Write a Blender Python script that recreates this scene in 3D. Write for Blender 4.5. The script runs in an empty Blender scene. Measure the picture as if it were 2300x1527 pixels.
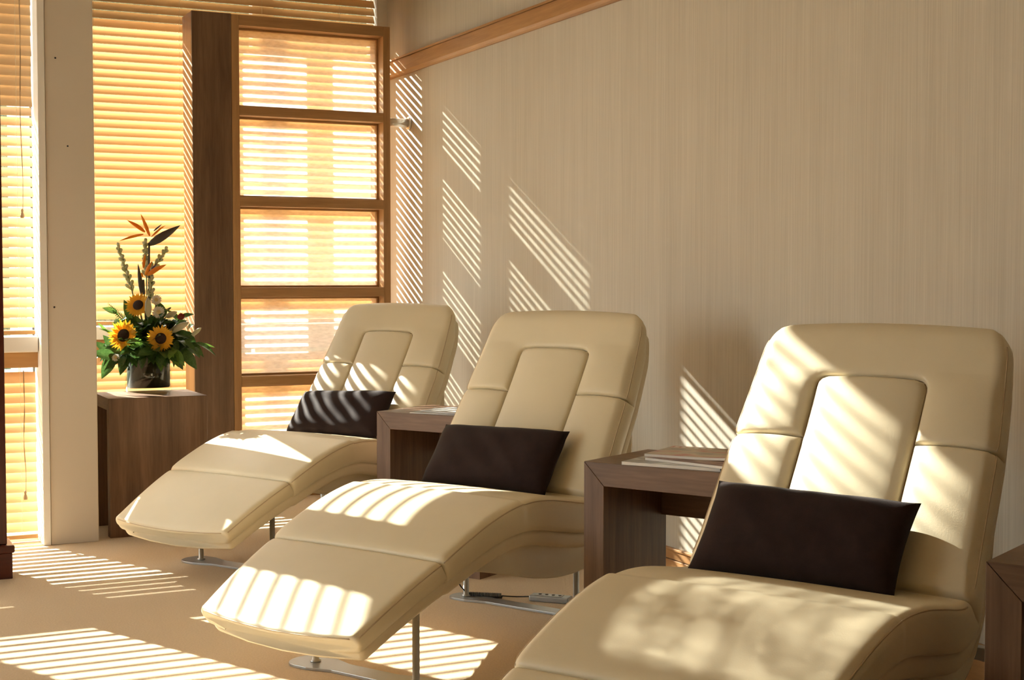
import bpy, bmesh, math, random
from mathutils import Vector, Matrix
R = math.radians
random.seed(7)
sc = bpy.context.scene
C = sc.collection
# ------------------------------------------------------------------ camera
HC = 1.15; FPX = 3203.14; YAW = 0.455592; PITCH = 0.0431157
cd = bpy.data.cameras.new('camera'); cam = bpy.data.objects.new('camera', cd); C.objects.link(cam)
cam.location = (0, 0, HC)
cam.rotation_euler = (math.pi/2 - PITCH, 0, -YAW)
cd.sensor_width = 36; cd.lens = 36 * FPX / 2300; cd.clip_start = .05; cd.clip_end = 200
sc.camera = cam
# ------------------------------------------------------------------ world, sun, exposure
SUN = Vector((.45, -1, -.545)).normalized()
wd = bpy.data.worlds.new('sky'); sc.world = wd; wd.use_nodes = True
nt = wd.node_tree; bg = nt.nodes['Background']
bg.inputs[0].default_value = (.90, .98, 1, 1); bg.inputs[1].default_value = 3.0
sl = bpy.data.lights.new('sun', 'SUN'); sl.energy = 14; sl.angle = R(.45); sl.color = (1, .97, .87)
so = bpy.data.objects.new('sun', sl); C.objects.link(so); so.rotation_euler = SUN.to_track_quat('-Z', 'Y').to_euler()
sc.view_settings.view_transform = 'Standard'; sc.view_settings.look = 'None'
sc.view_settings.gamma = 1; sc.view_settings.use_curve_mapping = False
sc.view_settings.exposure = 1.7
# ------------------------------------------------------------------ pixel helpers (2300x1527 frame)
def ray(u, v):
    r = Vector((math.cos(YAW), -math.sin(YAW), 0))
    fw = Vector((math.sin(YAW)*math.cos(PITCH), math.cos(YAW)*math.cos(PITCH), -math.sin(PITCH)))
    return fw + r*((u-1150)/FPX) - r.cross(fw)*((v-763.5)/FPX)
def atz(u, v, z):
    d = ray(u, v); return Vector((0, 0, HC)) + d*((z-HC)/d.z)
def aty(u, v, y):
    d = ray(u, v); return Vector((0, 0, HC)) + d*(y/d.y)
# ------------------------------------------------------------------ materials
def srgb(r, g, b):
    f = lambda c: c/12.92 if c <= .04045 else ((c+.055)/1.055)**2.4
    return (f(r/255), f(g/255), f(b/255), 1)
MATS = {}
def mat(name, col, rough=.5, metal=0, spec=.5, noise=None, bump=None, col2=None, sheen=0, trans=0, stretch=None, coat=0, subsurf=0):
    """noise=(scale, detail) mixes col/col2 ; stretch=(x,y,z) object-space scale ; bump=(scale, strength, distance)"""
    m = bpy.data.materials.new(name); m.use_nodes = True
    n = m.node_tree.nodes; l = m.node_tree.links; b = n['Principled BSDF']
    b.inputs['Base Color'].default_value = col; b.inputs['Roughness'].default_value = rough
    b.inputs['Metallic'].default_value = metal; b.inputs['Specular IOR Level'].default_value = spec
    b.inputs['Sheen Weight'].default_value = sheen; b.inputs['Coat Weight'].default_value = coat
    tc = n.new('ShaderNodeTexCoord'); mp = n.new('ShaderNodeMapping'); l.new(tc.outputs['Object'], mp.inputs[0])
    if stretch: mp.inputs['Scale'].default_value = stretch
    if noise:
        t = n.new('ShaderNodeTexNoise'); t.inputs['Scale'].default_value = noise[0]; t.inputs['Detail'].default_value = noise[1]
        l.new(mp.outputs[0], t.inputs['Vector'])
        cr = n.new('ShaderNodeValToRGB'); cr.color_ramp.elements[0].position = .3; cr.color_ramp.elements[1].position = .7
        cr.color_ramp.elements[0].color = col; cr.color_ramp.elements[1].color = col2 or col
        l.new(t.outputs['Fac'], cr.inputs[0]); l.new(cr.outputs[0], b.inputs['Base Color'])
    if bump:
        t2 = n.new('ShaderNodeTexNoise'); t2.inputs['Scale'].default_value = bump[0]; t2.inputs['Detail'].default_value = 4
        l.new((mp if stretch else tc).outputs[0 if stretch else 'Object'], t2.inputs['Vector'])
        bp = n.new('ShaderNodeBump'); bp.inputs['Strength'].default_value = bump[1]; bp.inputs['Distance'].default_value = bump[2]
        l.new(t2.outputs['Fac'], bp.inputs['Height']); l.new(bp.outputs[0], b.inputs['Normal'])
    if trans:
        tr = n.new('ShaderNodeBsdfTranslucent'); mx = n.new('ShaderNodeMixShader'); mx.inputs[0].default_value = trans
        if noise: l.new(cr.outputs[0], tr.inputs[0])
        else: tr.inputs[0].default_value = col
        l.new(b.outputs[0], mx.inputs[1]); l.new(tr.outputs[0], mx.inputs[2]); l.new(mx.outputs[0], n['Material Output'].inputs[0])
    MATS[name] = m
    return m
def wood(name, c1, c2, axis, rough=.45, fine=1.0, spec=.4):
    """grain running along axis 'x','y' or 'z' in object space"""
    m = mat(name, c1, rough, spec=spec)
    n = m.node_tree.nodes; l = m.node_tree.links; b = n['Principled BSDF']
    mp = next(x for x in n if x.type == 'MAPPING')
    s = [14*fine]*3; s['xyz'.index(axis)] = .9; mp.inputs['Scale'].default_value = s
    w = n.new('ShaderNodeTexNoise'); w.inputs['Scale'].default_value = 1.2; w.inputs['Detail'].default_value = 6; w.inputs['Distortion'].default_value = .6
    f = n.new('ShaderNodeTexNoise'); f.inputs['Scale'].default_value = 9; f.inputs['Detail'].default_value = 3
    l.new(mp.outputs[0], w.inputs[0]); l.new(mp.outputs[0], f.inputs[0])
    ad = n.new('ShaderNodeMath'); ad.operation = 'MULTIPLY_ADD'; ad.inputs[1].default_value = .45; l.new(f.outputs['Fac'], ad.inputs[0]); l.new(w.outputs['Fac'], ad.inputs[2])
    cr = n.new('ShaderNodeValToRGB'); cr.color_ramp.elements[0].position = .5; cr.color_ramp.elements[1].position = .95
    cr.color_ramp.elements[0].color = c1; cr.color_ramp.elements[1].color = c2
    l.new(ad.outputs[0], cr.inputs[0]); l.new(cr.outputs[0], b.inputs['Base Color'])
    bp = n.new('ShaderNodeBump'); bp.inputs['Strength'].default_value = .12; bp.inputs['Distance'].default_value = .002
    l.new(f.outputs['Fac'], bp.inputs['Height']); l.new(bp.outputs[0], b.inputs['Normal'])
    return m
def glass(name, tint, diffuse=0.0, gloss=.08, wav=None, rough=.02):
    """thin pane: transparent + a little scatter from the textured surface + reflection"""
    m = bpy.data.materials.new(name); m.use_nodes = True; n = m.node_tree.nodes; l = m.node_tree.links
    n.remove(n['Principled BSDF'])
    t = n.new('ShaderNodeBsdfTransparent'); t.inputs[0].default_value = tint
    g = n.new('ShaderNodeBsdfGlossy'); g.inputs['Roughness'].default_value = rough
    mx = n.new('ShaderNodeMixShader'); mx.inputs[0].default_value = gloss
    src = t.outputs[0]
    if diffuse:
        tl = n.new('ShaderNodeBsdfTranslucent'); tl.inputs[0].default_value = (.95, .95, .9, 1)
        m2 = n.new('ShaderNodeMixShader'); m2.inputs[0].default_value = diffuse
        l.new(t.outputs[0], m2.inputs[1]); l.new(tl.outputs[0], m2.inputs[2]); src = m2.outputs[0]
        if wav:
            tc = n.new('ShaderNodeTexCoord'); mp = n.new('ShaderNodeMapping'); mp.inputs['Scale'].default_value = wav
            nz = n.new('ShaderNodeTexNoise'); nz.inputs['Scale'].default_value = 1; nz.inputs['Detail'].default_value = 5
            l.new(tc.outputs['Object'], mp.inputs[0]); l.new(mp.outputs[0], nz.inputs['Vector'])
            mr = n.new('ShaderNodeMapRange'); mr.inputs[1].default_value = .3; mr.inputs[2].default_value = .7
            mr.inputs[3].default_value = diffuse*.82; mr.inputs[4].default_value = min(1, diffuse*1.18)
            l.new(nz.outputs['Fac'], mr.inputs[0]); l.new(mr.outputs[0], m2.inputs[0])
            pass
    l.new(src, mx.inputs[1]); l.new(g.outputs[0], mx.inputs[2]); l.new(mx.outputs[0], n['Material Output'].inputs[0])
    return m
M = {}
M['leather'] = mat('cream_leather', (.74, .64, .445, 1), .42, spec=.45, noise=(5, 3), col2=(.78, .675, .475, 1), bump=(320, .10, .002))
M['piping'] = mat('leather_piping', (.56, .43, .27, 1), .5)
M['shell'] = mat('cream_shell', (.70, .595, .41, 1), .5, noise=(5, 3), col2=(.74, .63, .44, 1), bump=(200, .1, .002))
M['velvet'] = mat('brown_velvet', (.020, .010, .009, 1), .85, spec=.2, sheen=.06, noise=(30, 4), col2=(.026, .013, .011, 1), bump=(400, .3, .002))
M['steel'] = mat('satin_steel', (.42, .43, .43, 1), .38, metal=.85)
M['chrome'] = mat('polished_steel', (.78, .77, .74, 1), .34, metal=.9)
M['carpet'] = mat('tan_carpet', (.66, .49, .305, 1), .95, spec=.1, sheen=.2, noise=(160, 4), col2=(.77, .59, .385, 1), bump=(520, .8, .004))
M['white'] = mat('white_paint', (.82, .78, .70, 1), .5, noise=(3, 2), col2=(.78, .74, .66, 1))
M['column'] = mat('cream_paint', (.66, .58, .47, 1), .5, noise=(2, 2), col2=(.62, .545, .44, 1))
M['plaster'] = mat('pale_plaster', (.74, .68, .58, 1), .8, noise=(4, 3), col2=(.70, .64, .54, 1))
for a in 'xyz':
    M['walnut_'+a] = wood('walnut_'+a, (.100, .052, .029, 1), (.215, .122, .070, 1), a, .42)
    M['oak_'+a] = wood('oak_'+a, (.34, .175, .07, 1), (.50, .28, .12, 1), a, .4)
    M['mahogany_'+a] = wood('mahogany_'+a, (.05, .010, .006, 1), (.10, .022, .012, 1), a, .3)
M['slat'] = mat('honey_wood_slat', (.83, .57, .30, 1), .42, noise=(1, 4), col2=(.88, .65, .38, 1), stretch=(1.2, 60, 60), trans=.15)
M['valance'] = wood('honey_wood_valance', (.48, .25, .09, 1), (.58, .33, .13, 1), 'x')
M['cord'] = mat('tan_cord', (.35, .22, .11, 1), .8)
M['ladder'] = mat('pale_ladder_cord', (.85, .72, .5, 1), .8)
M['black'] = mat('black_plastic', (.015, .014, .013, 1), .4)
M['grey_plastic'] = mat('silver_plastic', (.36, .37, .37, 1), .35, metal=.5)
M['pane'] = glass('window_glass', (.97, .98, .97, 1), gloss=.05)
M['textured_glass'] = glass('textured_glass', (.97, .98, .95, 1), diffuse=.40, gloss=.06, wav=(30, 30, 90), rough=.4)
M['vase_glass'] = glass('vase_glass', (.93, .96, .94, 1), gloss=.07, rough=.02)
M['ground'] = mat('pale_paving', (.26, .24, .20, 1), .9, noise=(2, 5), col2=(.22, .20, .17, 1))
M['return_dark'] = mat('darkened_return', (.028, .022, .018, 1), .8, noise=(4, 4), col2=(.04, .032, .026, 1))  # bay return darkened so its sunlit outer face stays dim behind the slats
M['render'] = mat('exterior_render', (.5, .46, .4, 1), .9, noise=(3, 5), col2=(.45, .41, .36, 1))
# wallpaper : fine vertical threads, slight metallic sheen
wp = mat('grasscloth_wallpaper', (.5, .4, .3, 1), .55, spec=.35)
n = wp.node_tree.nodes; l = wp.node_tree.links; b = n['Principled BSDF']; mp = next(x for x in n if x.type == 'MAPPING')
mp.inputs['Scale'].default_value = (330, 330, 2.5)
t1 = n.new('ShaderNodeTexNoise'); t1.inputs['Scale'].default_value = 1; t1.inputs['Detail'].default_value = 3; l.new(mp.outputs[0], t1.inputs[0])
mp2 = n.new('ShaderNodeMapping'); mp2.inputs['Scale'].default_value = (14, 14, .5); l.new(next(x for x in n if x.type == 'TEX_COORD').outputs['Object'], mp2.inputs[0])
t2 = n.new('ShaderNodeTexNoise'); t2.inputs['Scale'].default_value = 1; t2.inputs['Detail'].default_value = 3; l.new(mp2.outputs[0], t2.inputs[0])
ad = n.new('ShaderNodeMath'); ad.operation = 'MULTIPLY_ADD'; ad.inputs[1].default_value = .35; l.new(t2.outputs['Fac'], ad.inputs[0]); l.new(t1.outputs['Fac'], ad.inputs[2])
cr = n.new('ShaderNodeValToRGB'); cr.color_ramp.elements[0].position = .45; cr.color_ramp.elements[1].position = .92
cr.color_ramp.elements[0].color = (.49, .445, .365, 1); cr.color_ramp.elements[1].color = (.61, .56, .47, 1)
l.new(ad.outputs[0], cr.inputs[0]); l.new(cr.outputs[0], b.inputs['Base Color'])
bp = n.new('ShaderNodeBump'); bp.inputs['Strength'].default_value = .25; bp.inputs['Distance'].default_value = .002
l.new(t1.outputs['Fac'], bp.inputs['Height']); l.new(bp.outputs[0], b.inputs['Normal'])
M['wallpaper'] = wp
# ------------------------------------------------------------------ mesh helpers
def tag(o, label=None, cat=None, group=None, kind=None):
    for k, v in (('label', label), ('category', cat), ('group', group), ('kind', kind)):
        if v: o[k] = v
    return o
def empty(name, loc=(0, 0, 0), rz=0):
    o = bpy.data.objects.new(name, None); C.objects.link(o); o.location = loc; o.rotation_euler = (0, 0, rz); o.empty_display_size = .1
    return o
def link(name, me, m, parent=None, loc=None, rot=None, smooth=False):
    o = bpy.data.objects.new(name, me); C.objects.link(o)
    if m is not None and not me.materials: me.materials.append(m)
    if parent: o.parent = parent
    if loc is not None: o.location = loc
    if rot is not None: o.rotation_euler = rot
    if smooth:
        for p in me.polygons: p.use_smooth = True
    return o
def frombm(name, bm, m, parent=None, loc=None, rot=None, smooth=False):
    me = bpy.data.meshes.new(name); bm.normal_update(); bm.to_mesh(me); bm.free()
    return link(name, me, m, parent, loc, rot, smooth)
def pyd(name, v, f, m, parent=None, loc=None, rot=None, smooth=False):
    me = bpy.data.meshes.new(name); me.from_pydata([tuple(x) for x in v], [], f); me.update()
    return link(name, me, m, parent, loc, rot, smooth)
def bbox(bm, x0, x1, y0, y1, z0, z1, bev=0):
    vs = [bm.verts.new((x, y, z)) for x in (x0, x1) for y in (y0, y1) for z in (z0, z1)]
    q = [(0, 1, 3, 2), (4, 6, 7, 5), (0, 4, 5, 1), (2, 3, 7, 6), (0, 2, 6, 4), (1, 5, 7, 3)]
    fs = [bm.faces.new([vs[i] for i in a]) for a in q]
    if bev:
        es = list({e for f in fs for e in f.edges}); bmesh.ops.bevel(bm, geom=es, offset=bev, segments=2, affect='EDGES', profile=.5)
    return bm
def box(name, m, x0, x1, y0, y1, z0, z1, parent=None, bev=0, loc=None, rot=None):
    return frombm(name, bbox(bmesh.new(), x0, x1, y0, y1, z0, z1, bev), m, parent, loc, rot)
def prism(name, m, poly, ext, parent=None, bev=0, axis='y'):
    """poly in (a,b) extruded from ext[0] to ext[1]; axis y: (x,z), axis x: (y,z), axis z: (x,y)"""
    bm = bmesh.new()
    P = {'y': lambda a, b, e: (a, e, b), 'x': lambda a, b, e: (e, a, b), 'z': lambda a, b, e: (a, b, e)}[axis]
    v0 = [bm.verts.new(P(a, b, ext[0])) for a, b in poly]; v1 = [bm.verts.new(P(a, b, ext[1])) for a, b in poly]
    k = len(poly); bm.faces.new(v0); bm.faces.new(v1[::-1])
    for i in range(k): bm.faces.new((v0[i], v0[(i+1) % k], v1[(i+1) % k], v1[i]))
    bmesh.ops.recalc_face_normals(bm, faces=bm.faces)
    if bev: bmesh.ops.bevel(bm, geom=list(bm.edges), offset=bev, segments=2, affect='EDGES', profile=.5)
    return frombm(name, bm, m, parent)
def tube_data(pts, rad, k=8, cap=True):
    pts = [Vector(p) for p in pts]; V = []; F = []
    rads = rad if isinstance(rad, (list, tuple)) else [rad]*len(pts)
    up = None
    for i, p in enumerate(pts):
        t = (pts[min(i+1, len(pts)-1)]-pts[max(i-1, 0)]).normalized()
        if up is None: up = t.orthogonal().normalized()
        up = (up - t*up.dot(t)).normalized(); sd = t.cross(up)
        for j in range(k):
            a = 2*math.pi*j/k; V.append(p + (up*math.cos(a)+sd*math.sin(a))*rads[i])
    for i in range(len(pts)-1):
        for j in range(k):
            F.append((i*k+j, i*k+(j+1) % k, (i+1)*k+(j+1) % k, (i+1)*k+j))
    if cap:
        F.append(tuple(range(k))[::-1]); F.append(tuple((len(pts)-1)*k+j for j in range(k)))
    return V, F
def tube(name, m, pts, rad, parent=None, k=8, loc=None):
    V, F = tube_data(pts, rad, k); return pyd(name, V, F, m, parent, loc, smooth=True)
def lathe(name, m, prof, parent=None, k=40, loc=None, smooth=True):
    V = []; F = []
    for r, z in prof:
        for j in range(k): V.append((r*math.cos(2*math.pi*j/k), r*math.sin(2*math.pi*j/k), z))
    for i in range(len(prof)-1):
        for j in range(k): F.append((i*k+j, i*k+(j+1) % k, (i+1)*k+(j+1) % k, (i+1)*k+j))
    return pyd(name, V, F, m, parent, loc, smooth=smooth)
def struct(o): o['kind'] = 'structure'; return o
def copy_tree(o, parent=None):
    c = o.copy(); C.objects.link(c); c.parent = parent
    for ch in list(o.children): copy_tree(ch, c)
    return c
# ------------------------------------------------------------------ room shell
XR, YB, YL, ZC = 2.95, 7.66, 6.50, 3.30      # right wall, window bay plane, left window plane, ceiling
XL, YN = -4.5, -3.2
struct(box('floor', M['carpet'], XL, XR, YN, YB+.16, -.1, 0))
ce = struct(empty('ceiling', (0, 0, ZC)))
box('ceiling_main', M['plaster'], XL-.15, XR+.15, YN-.15, YL+.25, 0, .12, ce)
box('ceiling_bay', M['plaster'], .93, XR+.15, YL+.25, YB+.25, 0, .12, ce)
struct(box('wall_right', M['wallpaper'], XR, XR+.15, YN-.15, YB+.25, -.1, ZC))
M['panelling'] = wood('brown_panelling', (.16, .09, .05, 1), (.26, .16, .09, 1), 'z')
struct(box('wall_near', M['panelling'], XL-.15, XR, YN-.15, YN, -.1, ZC))
# left wall, out of the picture, with a tall window added for fill light
lw = struct(empty('wall_left')); ly = [(3.9, 6.1)]
edges = [YN] + [y for p in ly for y in p] + [YL+.25]
for i in range(0, len(edges), 2): box('wall_pier', M['panelling'], XL-.15, XL, edges[i], edges[i+1], 0, ZC, lw)
for a, b_ in ly:
    box('window_head', M['plaster'], XL-.15, XL, a, b_, 2.75, ZC, lw); box('window_apron', M['plaster'], XL-.15, XL, a, b_, 0, .25, lw)
for i, (a, b_) in enumerate(ly):
    w = struct(empty('window_%d' % (i+7), (XL-.08, (a+b_)/2, .25)))
    h = (b_-a)/2
    box('frame', M['white'], -.03, .03, -h, -h+.06, 0, 2.5, w); box('frame', M['white'], -.03, .03, h-.06, h, 0, 2.5, w)
    box('frame', M['white'], -.03, .03, -h+.06, h-.06, 0, .06, w); box('frame', M['white'], -.03, .03, -h+.06, h-.06, 2.44, 2.5, w)
    box('pane', M['pane'], -.004, .004, -h+.06, h-.06, .06, 2.44, w)
# left window facade (wall_back_left) : opening X -3.4 .. .873
wl = struct(empty('wall_back_left'))
box('wall_pier', M['plaster'], XL, -3.4, YL+.03, YL+.25, 0, ZC, wl)
box('wall_pier', M['plaster'], -.63, -.53, YL+.03, YL+.25, 0, ZC, wl)
box('window_head', M['plaster'], -.53, 1.105, YL+.03, YL+.25, 3.04, ZC, wl)
box('window_head', M['plaster'], -3.4, -.63, YL+.03, YL+.25, 2.25, ZC, wl)
# bay : return wall and head over the far window
wb = struct(empty('wall_back'))
box('bay_return', M['return_dark'], .93, .97, YL+.30, YB+.25, 0, .90, wb)
box('bay_return', M['return_dark'], .93, .97, YL+.30, YB+.25, 1.45, ZC, wb)
box('bay_return', M['return_dark'], .93, .97, YB-.02, YB+.25, .90, 1.45, wb)
w3 = struct(empty('window_3', (.93, YL+.30, .90)))
for a_, b_, c_, d_ in ((0, .025, 0, .55), (YB-YL-.345, YB-YL-.32, 0, .55), (.025, YB-YL-.345, 0, .025), (.025, YB-YL-.345, .525, .55)): box('frame', M['white'], .002, .038, a_, b_, c_, d_, w3)
box('pane', M['pane'], .018, .022, .025, YB-YL-.345, .025, .525, w3)
box('window_head', M['plaster'], .97, XR, YB+.03, YB+.25, 2.80, ZC, wb)
# column
co = struct(empty('wall_column', (.873, 6.36, 0)))
box('column_trim', M['white'], 0, .030, 0, .44, 0, ZC, co, .002)
box('column_face', M['column'], .031, .232, .004, .44, 0, ZC, co, .003)
for i, (u, v) in enumerate(((124, 130), (152, 328), (122, 690))):
    p = aty(u, v, 6.362); lathe('screw_hole', M['black'], [(0, 0), (.004, 0), (.0035, -.002), (0, -.002)], co, 10, p-co.location).rotation_euler = (R(90), 0, 0)
# windows
def window(name, x0, x1, y, z0, z1, posts, sill, depth=.07, rj=.045):
    w = struct(empty(name, (x0, y, z0))); W = x1-x0; Hh = z1-z0
    box('frame_jamb', M['white'], 0, .025, 0, depth, 0, Hh, w); box('frame_jamb', M['white'], W-rj, W, 0, depth, 0, Hh, w)
    box('frame_head', M['white'], .025, W-rj, 0, depth, Hh-.05, Hh, w); box('frame_base', M['white'], .025, W-rj, 0, depth, 0, .03, w)
    xs = [.025]
    for px, pw in posts:
        box('frame_post', M['white'], px-x0-pw/2, px-x0+pw/2, 0, depth, .03, Hh-.05, w); xs += [px-x0-pw/2, px-x0+pw/2]
    xs.append(W-rj)
    for i in range(0, len(xs), 2):
        box('frame_transom', M['white'], xs[i], xs[i+1], 0, depth, sill-z0-.10, sill-z0, w)
        box('pane', M['pane'], xs[i], xs[i+1], depth*.5, depth*.5+.006, .03, sill-z0-.10, w)
        box('pane', M['pane'], xs[i], xs[i+1], depth*.5, depth*.5+.006, sill-z0, Hh-.05, w)
    return w
window('window_1', -.53, .918, YL+.06, 0, 3.04, [], .895)
window('window_6', -3.4, -.63, YL+.06, 0, 2.25, [(-2.3, .09), (-1.35, .09)], .895)
window('window_2', .97, XR, YB+.06, 0, 2.80, [(2.255, .12)], .895, rj=.064)
struct(box('trim_6', M['white'], 2.889, XR, YB-.03, YB+.059, .901, 2.80))
# sills (deep white ledges the upper blinds stop at)
struct(box('trim_4', M['white'], -.53, .870, YL-.075, YL+.055, .833, .899, None, .004))
struct(box('trim_5', M['white'], .972, XR-.002, YB-.075, YB+.055, .833, .899, None, .004))
# picture rail on the right wall : cap, face and lower lip
tr = struct(empty('trim_1', (XR, 0, 2.270)))
prism('rail_face', M['oak_y'], [(-.028, .018), (-.028, .086), (0, .086), (0, 0), (-.012, 0), (-.020, .006)], (YN, YB+.02), tr, axis='y')
prism('rail_cap', M['oak_y'], [(-.036, .088), (-.036, .098), (0, .098), (0, .088)], (YN, YB+.02), tr, axis='y')
sk = struct(empty('baseboard_right', (XR, 0, 0)))
box('board', M['oak_y'], -.014, 0, YN, YB+.02, 0, .072, sk, .002)
box('board_upper', M['oak_y'], -.010, 0, YN, YB+.02, .075, .108, sk, .001)
box('board_cap', M['oak_y'], -.016, 0, YN, YB+.02, .108, .118, sk, .002)
# ------------------------------------------------------------------ outside
struct(box('ground_outside', M['ground'], -30, 30, YB+.3, 50, -.35, -.25))
struct(box('ground_outside_left', M['ground'], -30, XL-.2, -20, YB+.3, -.35, -.25))
cn = tag(empty('canopy', (0, 7.56, 3.15)), 'flat rendered sun canopy over the windows outside', 'canopy')
box('slab', M['render'], -1.7, 4.6, 0, 1.22, 0, .05, cn)
box('slab_edge', M['render'], -1.7, 4.6, 1.22, 1.265, -.02, .06, cn)
hg = tag(empty('backdrop_hedge', (2, 24, -.25)), 'added dark hedge backdrop outside, darkening the gaps between the blind slats', 'hedge')  # hedge added so slat gaps look dark instead of showing bright sky
M['hedge'] = mat('hedge_green', (.030, .042, .018, 1), .9, noise=(5, 6), col2=(.065, .075, .03, 1), bump=(9, 1, .2))
hr = random.Random(2); hv = []; hf = []; hn, hm = 60, 12
for j in range(hm+1):
    for i in range(hn+1):
        t = j/hm*math.pi; hv.append((-30+60*i/hn+hr.uniform(-.1, .1), -.75*math.cos(t)+hr.uniform(-.12, .12), 6.7*min(1, math.sin(t)*1.35)+hr.uniform(-.1, .1) if 0 < j < hm else 0))
for j in range(hm):
    for i in range(hn): a = j*(hn+1)+i; hf.append((a, a+1, a+hn+2, a+hn+1))
pyd('hedge_body', hv, hf, M['hedge'], hg)
tre = tag(empty('filter_tree', (-4.3, 12.0, -.25)), 'added slender tree outside, thinning the sun on the nearest lounger', 'tree')  # tree added to filter and soften sun reaching the nearest lounger seat
M['bark'] = mat('bark', (.10, .07, .045, 1), .9, noise=(6, 4), col2=(.16, .12, .08, 1)); M['tree_leaf'] = mat('tree_leaf', (.07, .12, .03, 1), .6, trans=.3)
tube('trunk', M['bark'], [(0, 0, 0), (.05, 0, 1.6), (.25, .05, 3.2), (.75, 0, 4.6), (1.25, 0, 5.5), (1.65, 0, 6.0)], [.09, .08, .065, .045, .03, .012], tre, 10)
tr_r = random.Random(11); tv = []; tf = []
for i in range(3800):
    while True:
        q = Vector((tr_r.uniform(-1, 1), tr_r.uniform(-1, 1), tr_r.uniform(-1, 1)))
        if q.length < 1: break
    c_ = Vector((1.52+q.x*.42, q.y*.40, 6.0+q.z*.48)); d_ = Vector((tr_r.gauss(0, 1), tr_r.gauss(0, 1), tr_r.gauss(0, 1))).normalized(); e_ = d_.orthogonal().normalized(); b0 = len(tv)
    for p_, q_ in ((-.020, 0), (0, .0085), (.020, 0), (0, -.0085)): tv.append(c_+d_*p_+e_*q_)
    tf.append((b0, b0+1, b0+2, b0+3))
pyd('crown', tv, tf, M['tree_leaf'], tre)['kind'] = 'stuff'
# ------------------------------------------------------------------ venetian blinds
def blind(name, x0, x1, y, z0, z1, tilt, label, ladders, cord=None, valance=True, pitch=.0435, jit=0.0, close_top=0, close=(9, 9)):
    b = tag(empty(name, ((x0+x1)/2, y, z0)), label, 'blind', 'wooden venetian blinds'); W = x1-x0; h = W/2
    if valance: box('valance', M['valance'], -h-.008, h+.008, -.036, -.026, z1-z0-.066, z1-z0, b, .002); box('headrail', M['valance'], -h, h, -.024, .024, z1-z0-.048, z1-z0-.004, b)
    sw = .05; bm = bmesh.new(); a = R(tilt)
    # slat cross-section, slightly crowned; inner (room) edge low, outer edge high
    V = []; F = []; cs = [(-sw/2, 0), (-sw/4, .0012), (0, .0017), (sw/4, .0012), (sw/2, 0), (sw/2, -.0026), (0, -.0010), (-sw/2, -.0026)]
    for xx in (-h, h):
        for (p, q) in cs: V.append((xx, p*math.cos(a)-q*math.sin(a), p*math.sin(a)+q*math.cos(a)))
    k = len(cs); F = [(i, (i+1) % k, k+(i+1) % k, k+i) for i in range(k)] + [tuple(range(k))[::-1], tuple(range(k, 2*k))]
    me = bpy.data.meshes.new('slat'); me.from_pydata(V, [], F); me.materials.append(M['slat']); me.update()
    z = .055; zt = z1-z0-(.075 if valance else .02); i = 0
    bm.free()
    while z < zt:
        s = link('slat', me, None, b, (random.uniform(-.002, .002), 0, z)); s.rotation_euler = (R(16) if zt-z < close_top or close[0] < z+z0 < close[1] else 0, 0, 0)
        z += pitch; i += 1
    box('bottom_rail', M['valance'], -h, h, -.022, .022, .004, .022, b, .003)
    for lx in ladders:
        for yy in (-.0225, .0225):
            box('ladder_cord', M['ladder'], lx-(x0+x1)/2-.0008, lx-(x0+x1)/2+.0008, yy-.0008, yy+.0008, .022, z1-z0-.05, b)
    if cord:
        cx, ztop, zbot = cord; cx -= (x0+x1)/2; ztop -= z0; zbot -= z0
        pts = [(cx+.0035*math.sin(t*9)*(.3+t), -.045+.002*math.cos(t*14), ztop+(zbot+.04-ztop)*t) for t in [j/40 for j in range(41)]]
        tube('pull_cord', M['cord'], pts, .0013, b, 5)
        pts2 = [(cx-.0035*math.sin(t*11+1)*(.3+t), -.043, ztop+(zbot+.05-ztop)*t) for t in [j/40 for j in range(41)]]
        tube('pull_cord', M['cord'], pts2, .0011, b, 5)
        lathe('tassel', M['cord'], [(0, .04), (.004, .04), (.006, .03), (.004, .026), (.007, .018), (.0095, .008), (.008, .001), (0, 0)], b, 14, (cx, -.045, zbot))
    return b
p1 = aty(50, 490, YL-.04); p1t = aty(52, -60, YL-.04); p2 = aty(57, 1122, YL-.04); p2t = aty(53, 832, YL-.04)
blind('upper_blind', -.52, .866, YL, .903, 3.08, 50, 'tall honey wood blind beside the cream column with a hanging tassel cord', [.20, .80], (p1.x, p1t.z, p1.z), close=(1.90, 2.50))
blind('lower_blind', -.52, .866, YL, .012, .830, 56, 'short floor-level honey wood blind under the white sill beside the cream column', [.20, .80], (p2.x, p2t.z, p2.z), close_top=.21)
blind('upper_blind', -3.36, -.66, YL, .903, 2.24, 60, 'tall honey wood blind hanging behind the dark red wooden post', [-3.2, -2.4, -1.6, -.8])
blind('lower_blind', -3.36, -.66, YL, .012, .830, 60, 'short honey wood blind behind the foot of the dark red post', [-3.2, -2.4, -1.6, -.8])
blind('upper_blind', 1.0, 2.884, YB, .903, 2.79, 60, 'wide honey wood blind behind the flowers and the glazed wooden screen', [1.33, 1.775, 2.225, 2.67])
blind('lower_blind', 1.0, 2.884, YB, .012, .830, 60, 'wide floor-level honey wood blind behind the vase table and screen foot', [1.33, 1.775, 2.225, 2.67])
# ------------------------------------------------------------------ dark red post at the left edge
po = tag(empty('wooden_post', (.516, 5.79, 0)), 'dark red polished wooden post with stepped plinth at the left picture edge', 'post')
box('shaft', M['mahogany_z'], -.135, .135, -.06, .06, .13, ZC-.002, po, .004)
box('plinth', M['mahogany_x'], -.152, .152, -.077, .077, 0, .10, po, .003)
box('plinth_moulding', M['mahogany_x'], -.160, .160, -.085, .085, .10, .13, po, .006)
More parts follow.
